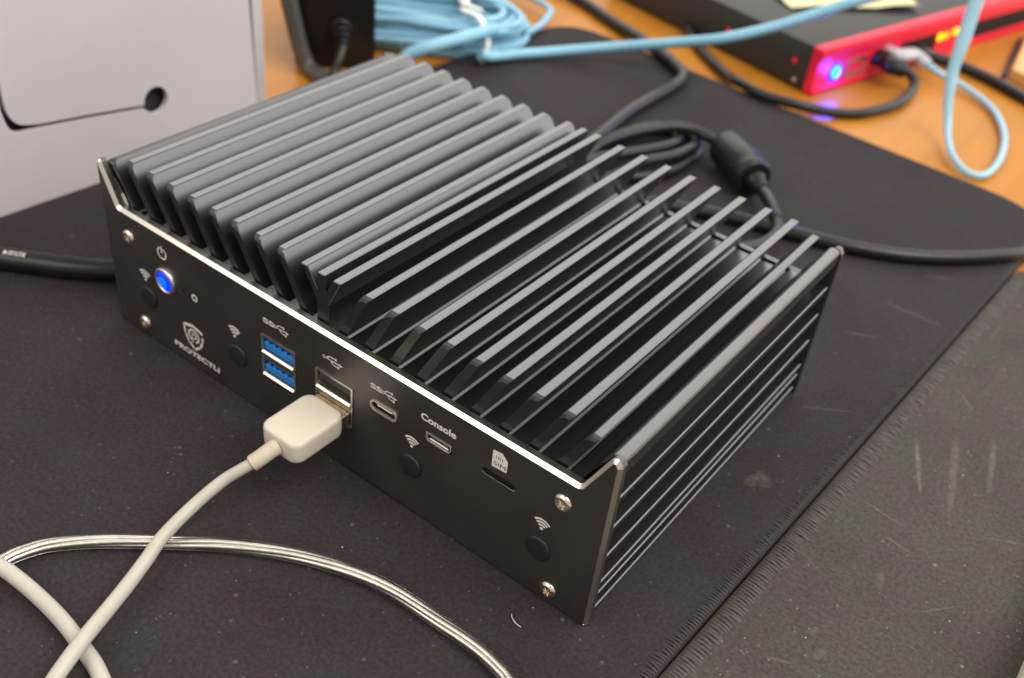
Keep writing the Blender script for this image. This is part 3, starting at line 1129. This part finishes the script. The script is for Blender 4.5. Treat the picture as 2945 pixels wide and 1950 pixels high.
# ---------------------------------------------------------------- red firewall box at the back right
fw = thing('network_box', 'black network box with red front and lit blue button', 'network box', (60, 360, -3))
b0 = Vector((79.5, 344.5, 0))
fu = Vector((0.248, 0.969, 0)).normalized()
fv = Vector((-0.969, 0.248, 0)).normalized()
FW = lambda u, v, d: tuple(b0 + fu * u + fv * d + Vector((0, 0, v)))
ZB, ZT = -2.6, 21.4
mb = MB()
mb.prism([(-0.6, ZB + 0.8), (215.6, ZB + 0.8), (215.6, ZT - 0.3), (-0.6, ZT - 0.3)], 4.5, 150, FW)
body = mb.build('case', M['box_black'], fw, bevel=0.6, bseg=2)
grille_l = [(70.5, 2.2), (106.0, 2.2), (106.0, 12.4), (70.5, 12.4)]
grille_r = [(128.0, 2.2), (210.0, 2.2), (210.0, 12.4), (128.0, 12.4)]
recess = rrect(9.5, 46.5, 0.2, 14.0, 2.0, 4)
mb = plate_with_holes(rrect(-0.9, 215.9, ZB, ZT, 1.2, 4), [grille_l, grille_r], 0.0, 4.6, FW)
bez = mb.build('red_bezel', M['red'], fw)
weld(bez)
# sloping top lip of the bezel
mb = MB()
mb.prism(rrect(-0.9, 215.9, 15.6, ZT, 0.8, 3), -1.2, 0.2, FW)
mb.build('upper_lip', M['red'], bez, bevel=0.5, bseg=2)
mb = MB()
mb.prism(rrect(-0.9, 52.0, ZB, 0.9, 0.6, 3), -1.2, 0.2, FW)
mb.build('lower_lip', M['red'], bez, bevel=0.5, bseg=2)
mb = MB()
mb.poly([FW(u, v, 3.5) for u, v in ((70, 2), (107, 2), (107, 12.6), (70, 12.6))])
mb.poly([FW(u, v, 3.5) for u, v in ((127, 2), (211, 2), (211, 12.6), (127, 12.6))])
mb.build('grille_backing', M['tan'], bez)  # brown backing stands in for tan reflections in the dark mesh
# the honeycomb vents, joined: each cell is a few pixels at most
mb = MB()
for (x0, x1) in ((70.5, 106.0), (128.0, 210.0)):
    for row in range(4):
        z = 3.3 + row * 2.55
        x = x0 + 1.4 + (row % 2) * 1.6
        while x < x1 - 0.8:
            for q in range(6):
                a, b = math.radians(60 * q), math.radians(60 * q + 60)
                p0 = (x + 1.75 * math.cos(a), z + 1.45 * math.sin(a))
                p1 = (x + 1.75 * math.cos(b), z + 1.45 * math.sin(b))
                q0 = (x + 1.25 * math.cos(a), z + 1.0 * math.sin(a))
                q1 = (x + 1.25 * math.cos(b), z + 1.0 * math.sin(b))
                mb.add([FW(*p0, 0.8), FW(*p1, 0.8), FW(*q1, 0.8), FW(*q0, 0.8), FW(*q1, 2.2), FW(*q0, 2.2)], [(0, 1, 2, 3), (3, 2, 4, 5)])
            x += 3.3
gr = mb.build('vent_mesh', M['box_black'], bez)
gr['kind'] = 'stuff'
mb = MB()
mb.lathe([(3.2, 0.2), (3.2, 1.0), (2.4, 1.5), (0.02, 1.6)], FW(15.4, 7.0, 0), tuple(-fv), 24)
pbt = mb.build('power_button', M['led_cyan'], fw)
mb = MB()
mb.lathe([(5.2, -0.1), (5.2, 0.25), (4.6, 0.5), (3.3, 0.55)], FW(15.4, 7.0, 0), tuple(-fv), 28)
mb.build('button_halo', M['halo_violet'], pbt)  # glowing ring added to stand in for the button's halo on the bezel
lp_ = bpy.data.lights.new('button_lamp', 'POINT')
lp_.energy = 0.035
lp_.color = (0.02, 0.05, 1.0)
lp_.shadow_soft_size = 0.003
lo_ = bpy.data.objects.new('button_lamp', lp_)
COL.objects.link(lo_)
lo_.location = Vector(FW(15.4, 7.0, -3.4)) * MM
mb = plate_with_holes(rrect(24.5, 40.5, 1.8, 11.6, 0.6, 3), [rrect(26.0, 39.0, 4.2, 9.8, 0.4, 3)], -0.5, 4.0, FW)
pt = mb.build('usb_port', M['steel_dark'], fw)
mb = MB()
mb.poly([FW(u, v, 2.5) for u, v in ((25, 3), (40, 3), (40, 11), (25, 11))])
mb.build('port_back', M['hole'], pt)
for i, (s_, mt_) in enumerate(((108.2, 'led_yellow'), (114.2, 'led_amber'), (123.0, 'led_yellow'))):
    mb = MB()
    mb.prism(rrect(s_ - 2.2, s_ + 2.2, 7.6 + (0.8 if i == 2 else 0), 11.4 + (0.8 if i == 2 else 0), 0.8, 3), -0.6, 0.3, FW)
    mb.build('status_light', M[mt_], fw)
for (d, z) in ((14.0, 10.3), (58.6, 9.4), (11.5, 1.0)):
    mb = MB()
    mb.lathe([(1.5, 0.0), (1.4, 0.5), (0.02, 0.7)], tuple(Vector(FW(-0.6, z, d))), tuple(-fu), 14)
    mb.build('case_screw', M['red'] if z > 5 else M['steel_dark'], fw)

# black plug and its thin lead, looping round to the back of the box
pl_ = thing('black_lead', 'thin black lead plugged into the red box, looping round on the desk', 'cable', (100, 330, -3))
mb = MB()
pp = smooth_path([FW(49.8, 8.6, 2), FW(51.5, 8.6, -5), (101.5, 388.5, 8.6), (108.0, 391.0, 7.8)], 6)
mb.tube(pp, 5.4, 16, rb=4.3)
mb.build('plug', M['black_plastic'], pl_)
mb = MB()
mb.tube(smooth_path([(104, 389.5, 8.0), (110.5, 393.0, 6.2), (115.0, 391.5, 3.0), (116.8, 383, 0.3), (116.3, 365.6, -0.3), (109.7, 343.8, -0.3), (102.7, 333.6, -0.3), (94.3, 325.4, 0.6), (86.1, 318.0, 2.4), (76.0, 313.9, 3.0),
                     (65.2, 313.0, 3.0), (52.1, 317.2, 2.8), (42.9, 324.8, 0.4), (22.7, 339.8, -0.3), (9.8, 350.6, -0.3), (-1.6, 362.3, 1.2), (-11.2, 378.4, 4.0), (-15.9, 393.4, 7.0), (-14, 408, 8.0), (-2, 420, 8.0), (20, 428, 6.0)], 10), 2.5, 14)
mb.build('jacket', M['black_soft'], pl_)

# faded blue flat cable: plug in the red box, loop on the desk, then up and out of the picture
fl = thing('blue_flat_cable', 'faded blue flat cable looped on the orange desk before the red box', 'cable', (170, 330, -3))
allp = smooth_path([(104.5, 414.6, 8.4), (112, 414.2, 6.0), (121.3, 413.4, 3.6), (133.6, 415.8, 0.4), (151.4, 404.5, -0.6), (162.9, 386.5, -0.6), (170.5, 365.4, -0.6), (174.5, 340.9, -0.6), (173.4, 323.5, -0.6),
                    (166.4, 319.7, -0.3), (156.9, 328.5, 0.8), (150.0, 340.0, 3.0), (146.1, 347.2, 7.0), (142.8, 350.1, 13.4), (140.5, 352.3, 20.7), (138.4, 354.7, 28.1), (137.6, 356.8, 35.8), (136.9, 358.9, 43.5),
                    (136.1, 360.9, 51.1), (135.4, 362.8, 58.6), (134.7, 364.7, 66.0), (134.0, 366.5, 73.4), (132, 370, 90), (128, 378, 120), (122, 392, 150)], 8)
mb = MB()
mb.tube(allp, 1.6, 14, rb=1.6, up=(0.45, -0.70, 0.25), wide=[1.0 + 1.15 * min(1.0, max(0.0, (p.z - 2.0) / 40.0)) for p in allp])
mb.build('jacket', M['blue_grey_cable'], fl)
mb = MB()
mb.tube(smooth_path([FW(58.5, 10.5, 2), FW(60, 10, -6), (104.5, 415.2, 8.0), (113, 414.8, 5.2)], 6), 4.2, 12, rb=3.3)
mb.build('plug_boot', M['clear_plug'], fl)

# black lead from the box's middle port off to the right
rl = thing('black_side_lead', 'straight black lead running right from the red box off the picture', 'cable', (125, 440, -3))
mb = MB()
mb.tube(smooth_path([FW(84, 7.0, 2), FW(85, 6.8, -6), (104.5, 434.0, 4.2), (110.5, 441.4, 1.0), (125.3, 443.6, 0.0), (143.9, 438.0, 0.0), (162.1, 429.2, 0.0), (176.7, 422.6, 0.0), (210, 400, 0)], 8), 2.9, 14)
mb.build('jacket', M['black_soft'], rl)

# crumpled pale sheet on top of the box
mb = MB()
NX, NY = 14, 10
pv = {}
q00, q10, q11, q01 = (Vector(FW(28, 0, 44)), Vector(FW(98, 0, 10)), Vector(FW(122, 0, 60)), Vector(FW(50, 0, 100)))
vs, fs = [], []
for i in range(NX + 1):
    for j in range(NY + 1):
        a, b = i / NX, j / NY
        p = q00.lerp(q10, a).lerp(q01.lerp(q11, a), b)
        z = 21.9 + 1.7 * abs(math.sin(5.0 * a + 3.1 * b)) + 2.2 * a * a * (1 - b) * abs(math.cos(7 * b + 4 * a)) + random.uniform(0, 0.5)
        vs.append((p.x, p.y, z))
for i in range(NX):
    for j in range(NY):
        fs.append((i * (NY + 1) + j, (i + 1) * (NY + 1) + j, (i + 1) * (NY + 1) + j + 1, i * (NY + 1) + j + 1))
mb.add(vs, fs, True)
tag(mb.build('paper_sheet', M['paper'], None), 'crumpled pale yellow sheet lying on top of the black and red box', 'paper')

# light board at the right edge of the desk
mb = MB()
mb.prism([(137.2, 523.0), (147.2, 455.0), (158, 451), (240, 420), (320, 640), (150, 640)], -2.9, 3.5, lambda u, v, d: (u, v, d))
tag(mb.build('wooden_board', M['board'], None, bevel=0.5), 'light wooden board on the desk at the right edge behind the black lead', 'board')
mb = MB()
mb.tube(smooth_path([(134.5, 523.5, -1.5), (139.5, 487, -1.5), (145.0, 452.5, -1.5)], 6), 1.2, 8)  # black tube stands in for the shaded gap beside the board
tag(mb.build('gap_line', M['black_plastic'], None), 'thin dark gap along the left edge of the light wooden board, drawn as a tube', 'strip')

# ---------------------------------------------------------------- black cables behind the computer
vc = thing('bent_cable', 'thick black cable from the back desk edge, sharply bent on the mat corner', 'cable', (0, 310, 0))
mb = MB()
mb.tube(smooth_path([(-150, 372, 1), (-90.3, 356.0, 1.0), (-66.9, 352.1, 0.2), (-36.2, 339.0, 0.2), (-15.2, 329.0, 1.6), (10.0, 314.8, 3.2), (23.0, 307.0, 3.2), (29.2, 301.4, 3.4), (32.0, 293.0, 3.2), (32.5, 281.0, 3.2),
                     (32.8, 247.7, 3.2), (38.0, 216.3, 5.0), (42.0, 194.7, 7.0), (44, 165, 9), (46, 140, 12), (46, 122, 14)], 10), 3.0, 16)
mb.build('jacket', M['black_soft'], vc)

dc = thing('dc_lead', 'black power lead coiled behind the fins with a barrel shaped ferrite', 'cable', (85, 225, 0))
mb = MB()
mb.tube(smooth_path([(44, 172, 3.4), (45.5, 194.1, 6.0), (48.0, 203.0, 9.0), (54.1, 216.2, 11.0), (62.4, 229.9, 12.0), (69.9, 235.8, 11.5), (77.4, 236.8, 10.5), (84.2, 239.2, 9.0)], 8), 2.3, 12)
mb.tube(smooth_path([(39.8, 205.4, 3.0), (43.4, 226.3, 3.0), (48.0, 240.5, 3.0), (56.5, 245.7, 3.0), (66.5, 244.2, 3), (73.7, 236.3, 3), (76.0, 219.3, 3), (72.6, 204.4, 3), (64.4, 192.2, 3), (52, 182, 3), (44, 186, 3), (40, 200, 3)], 8), 2.3, 12)
mb.tube(smooth_path([(46, 178, 6), (52.1, 189.7, 7.6), (57.6, 199.6, 8), (63.6, 212.6, 8), (67.1, 222.8, 8), (66.3, 230.8, 7.6), (59.6, 234.3, 7), (51, 226, 7), (46, 210, 6.5), (45, 190, 6)], 8), 2.3, 12)
mb.tube(smooth_path([(58, 178, 3), (63.0, 190.1, 5.0), (66.8, 202.0, 7.4), (72.4, 214.6, 7.6), (74.1, 227.1, 7.4), (72, 237, 6.6), (62, 240, 5.6), (52, 233, 5)], 8), 2.3, 12)
mb.tube(smooth_path([(126.8, 203.2, 6.2), (130.3, 196.4, 5.2), (129.5, 184, 5), (124, 168, 7), (120, 150, 10), (119, 132, 13), (119, 122, 14)], 8), 2.3, 12)
jk = mb.build('jacket', M['black_soft'], dc)
fa, fb = Vector((83.9, 239.6, 8.4)), Vector((107.0, 221.6, 8.4))
ax = (fb - fa).normalized()
LL = (fb - fa).length
mb = MB()
mb.lathe([(6.2, 0), (7.6, 1.0), (8.1, 2.5), (8.1, LL * 0.72), (7.7, LL * 0.76), (7.7, LL * 0.78), (8.15, LL * 0.80), (8.15, LL * 0.95), (7.2, LL)], fa, tuple(ax), 30)
fe = mb.build('ferrite', M['black_plastic'], dc)
mb = MB()
mb.lathe([(4.6, LL), (4.3, LL + 2.2), (3.4, LL + 2.8), (3.4, LL + 6), (2.8, LL + 8)], fa, tuple(ax), 20)
mb.build('strain_relief', M['black_plastic'], fe)
mb = MB()
mb.tube(smooth_path([fb + ax * 4, fb + ax * 8 + Vector((0, 0, -0.4)), (120.0, 210.6, 7.6), (126.8, 203.2, 6.2)], 6), 2.6, 14)
mb.build('cord_end', M['black_gloss'], dc)

ac = thing('black_arc_cable', 'black cable curving across the mat behind the right end of the fins', 'cable', (150, 212, 0))
mb = MB()
mb.tube(smooth_path([(60, 160, 2.9), (75.9, 176.9, 2.9), (89.7, 186.1, 2.9), (101.9, 192.9, 2.9), (114.3, 198.2, 2.9), (134.3, 204.6, 2.9), (155.4, 212.4, 2.9), (174.6, 223.6, 2.9), (192.2, 240.3, 2.9), (204.4, 257.3, 2.6), (215.2, 281.7, 0.2),
                     (222, 310, 0.0), (230, 380, 0.0)], 10), 2.8, 16)
mb.build('jacket', M['black_gloss'], ac)

# cream object in the very corner
mb = MB()
mb.prism(rrect(262.6, 352, -70, 128, 3, 4), 0.15, 13.0, lambda u, v, d: (u, v, d))
tag(mb.build('cream_tray', M['cream'], None, bevel=1.2, bseg=3), 'cream coloured edge cut off at the bottom right corner, on the grey mat', 'tray')

# ---------------------------------------------------------------- dust, lint, stain on the mats
mb = MB()
for i in range(420):
    if i < 260:
        x, y, z = random.uniform(60, 330), random.uniform(-110, 250), 0.02
    else:
        x, y, z = random.uniform(196, 300), random.uniform(-20, 200), 0.12
    seamx = 195 + 0.05 * y
    if x > seamx:
        z = 0.12
        if x < seamx + 2.6:
            continue
    if 0 < x < 176 and 0 < y < 121:
        continue
    r = random.choice((0.07, 0.08, 0.10, 0.12, 0.2)) * random.uniform(0.6, 1.2)
    a = random.uniform(0, 3.14)
    e = random.uniform(0.4, 1.0)
    c, s_ = math.cos(a), math.sin(a)
    pts = [(x + (u * c - v * e * s_) * r, y + (u * s_ + v * e * c) * r, z + random.uniform(0.0, 0.12)) for u, v in ((1, 0), (0.4, 0.9), (-0.6, 0.8), (-1, -0.1), (-0.2, -1), (0.7, -0.7))]
    mb.poly(pts)
ds = mb.build('dust_flakes', M['dust'], None, fixn=False)
ds['kind'] = 'stuff'
mb = MB()
mb.tube(smooth_path([(159.6, -8.5, 0.3), (160.6, -9.6, 0.7), (162.2, -10.2, 0.6), (163.6, -10.0, 0.25)], 5), 0.13, 6)
tag(mb.build('lint_thread', M['dust'], None), 'tiny pale curl of lint on the black mat before the computer', 'lint')


def soft_mark(name, col, amount, nscale):
    m = bpy.data.materials.new(name)
    m.use_nodes = True
    nt = m.node_tree
    N, L = nt.nodes, nt.links
    b = N['Principled BSDF']
    b.inputs['Base Color'].default_value = (*col, 1)
    b.inputs['Roughness'].default_value = 0.85
    b.inputs['Specular IOR Level'].default_value = 0.15
    at = N.new('ShaderNodeAttribute')
    at.attribute_name = 'fade'
    tc = N.new('ShaderNodeTexCoord')
    n = N.new('ShaderNodeTexNoise')
    n.inputs['Scale'].default_value = nscale
    n.inputs['Detail'].default_value = 5
    n.inputs['Roughness'].default_value = 0.7
    L.new(tc.outputs['Object'], n.inputs['Vector'])
    r = N.new('ShaderNodeMapRange')
    r.inputs['From Min'].default_value = 0.38
    r.inputs['From Max'].default_value = 0.62
    r.inputs['To Min'].default_value = 0.25
    r.inputs['To Max'].default_value = amount
    L.new(n.outputs['Fac'], r.inputs['Value'])
    mu = N.new('ShaderNodeMath')
    mu.operation = 'MULTIPLY'
    L.new(at.outputs['Fac'], mu.inputs[0])
    L.new(r.outputs['Result'], mu.inputs[1])
    L.new(mu.outputs[0], b.inputs['Alpha'])
    return m


def faded(ob, vals):
    a = ob.data.attributes.new('fade', 'FLOAT', 'POINT')
    for i, v in enumerate(vals):
        a.data[i].value = v
    return ob


M['stain'] = soft_mark('dried stain', (0.125, 0.105, 0.082), 0.9, 500)
M['smear'] = soft_mark('rubbed dust', (0.25, 0.225, 0.185), 0.75, 420)
mb = MB()
vs, fs, fv = [], [], []
cx_, cy_ = 184.4, 75.4
NR = 28
for k, (rr_, f_) in enumerate(((0.0, 0.85), (0.45, 0.9), (0.78, 0.75), (0.92, 0.35), (1.05, 0.0))):
    for i in range(NR):
        a = 2 * math.pi * i / NR
        r = 4.5 * rr_ * (1 + 0.20 * math.sin(2 * a + 0.6) + 0.15 * math.sin(3 * a + 2) + 0.05 * math.sin(7 * a))
        vs.append((cx_ + r * math.cos(a) * 0.72, cy_ + r * math.sin(a), 0.04))
        side_ = 0.55 + 0.45 * math.cos(a - 2.2)
        fv.append(f_ * (0.45 + 0.55 * side_))
for k in range(4):
    for i in range(NR):
        fs.append((k * NR + i, k * NR + (i + 1) % NR, (k + 1) * NR + (i + 1) % NR, (k + 1) * NR + i))
mb.add(vs, fs)
st_ = faded(mb.build('dried_stain', M['stain'], None, fixn=False), fv)
tag(st_, 'small brown dried stain on the black mat right of the computer', 'stain')
mb = MB()
fv = []


def smear(x0, y0, x1, y1, wd, f, z):
    d = Vector((x1 - x0, y1 - y0, 0))
    nn = Vector((-d.y, d.x, 0)).normalized()
    vs, fs = [], []
    S_ = 8
    for i in range(S_ + 1):
        t = i / S_
        c = Vector((x0, y0, z)) + d * t + nn * random.uniform(-0.12, 0.12) * wd
        for j, q in enumerate((-1.0, -0.35, 0.35, 1.0)):
            vs.append(c + nn * q * wd * (0.6 + 0.4 * math.sin(3.1 * t + 0.3)))
            fv.append((f if j in (1, 2) else 0.0) * min(1.0, 5 * t, 5 * (1 - t)))
    for i in range(S_):
        for j in range(3):
            fs.append((i * 4 + j, i * 4 + j + 1, (i + 1) * 4 + j + 1, (i + 1) * 4 + j))
    mb.add(vs, fs)


for a_ in ((212.5, 127, 223.2, 101, 0.9, 0.75, 0.13), (222, 138, 232.3, 98, 1.6, 0.42, 0.13), (232, 144, 238, 116, 1.3, 0.5, 0.13), (208.7, 89.2, 225.1, 87.2, 0.45, 0.6, 0.13),
           (204, 60, 212, 56, 0.5, 0.5, 0.13), (240, 98, 256, 107, 0.5, 0.55, 0.13), (176, 190.4, 201, 191.4, 0.7, 0.4, 0.03), (178, 113.2, 194.5, 124.8, 0.4, 0.4, 0.03), (173, 161.6, 186, 168.6, 0.7, 0.35, 0.03),
           (182, 219, 193, 226, 1.0, 0.28, 0.03), (219.6, 39.2, 218, 35.4, 1.3, 0.4, 0.13), (223.6, 34.5, 221.8, 29.6, 1.4, 0.4, 0.13), (224, 68, 226.6, 61, 1.5, 0.35, 0.13), (220, 80.5, 229, 79, 0.6, 0.5, 0.13),
           (212, 22, 221, 26, 0.5, 0.4, 0.13), (236, 60, 246, 72, 0.4, 0.4, 0.13), (240, 130, 262, 150, 1.5, 0.25, 0.13), (215, 160, 224, 150, 0.5, 0.35, 0.13), (205, 120, 207, 108, 0.9, 0.3, 0.13), (228, 20, 242, 18, 0.4, 0.4, 0.13)):
    smear(*a_)
sm_ = faded(mb.build('dust_smears', M['smear'], None, fixn=False), fv)
sm_['kind'] = 'stuff'
for ob in bpy.data.objects:
    if '_o' in ob:
        del ob['_o']
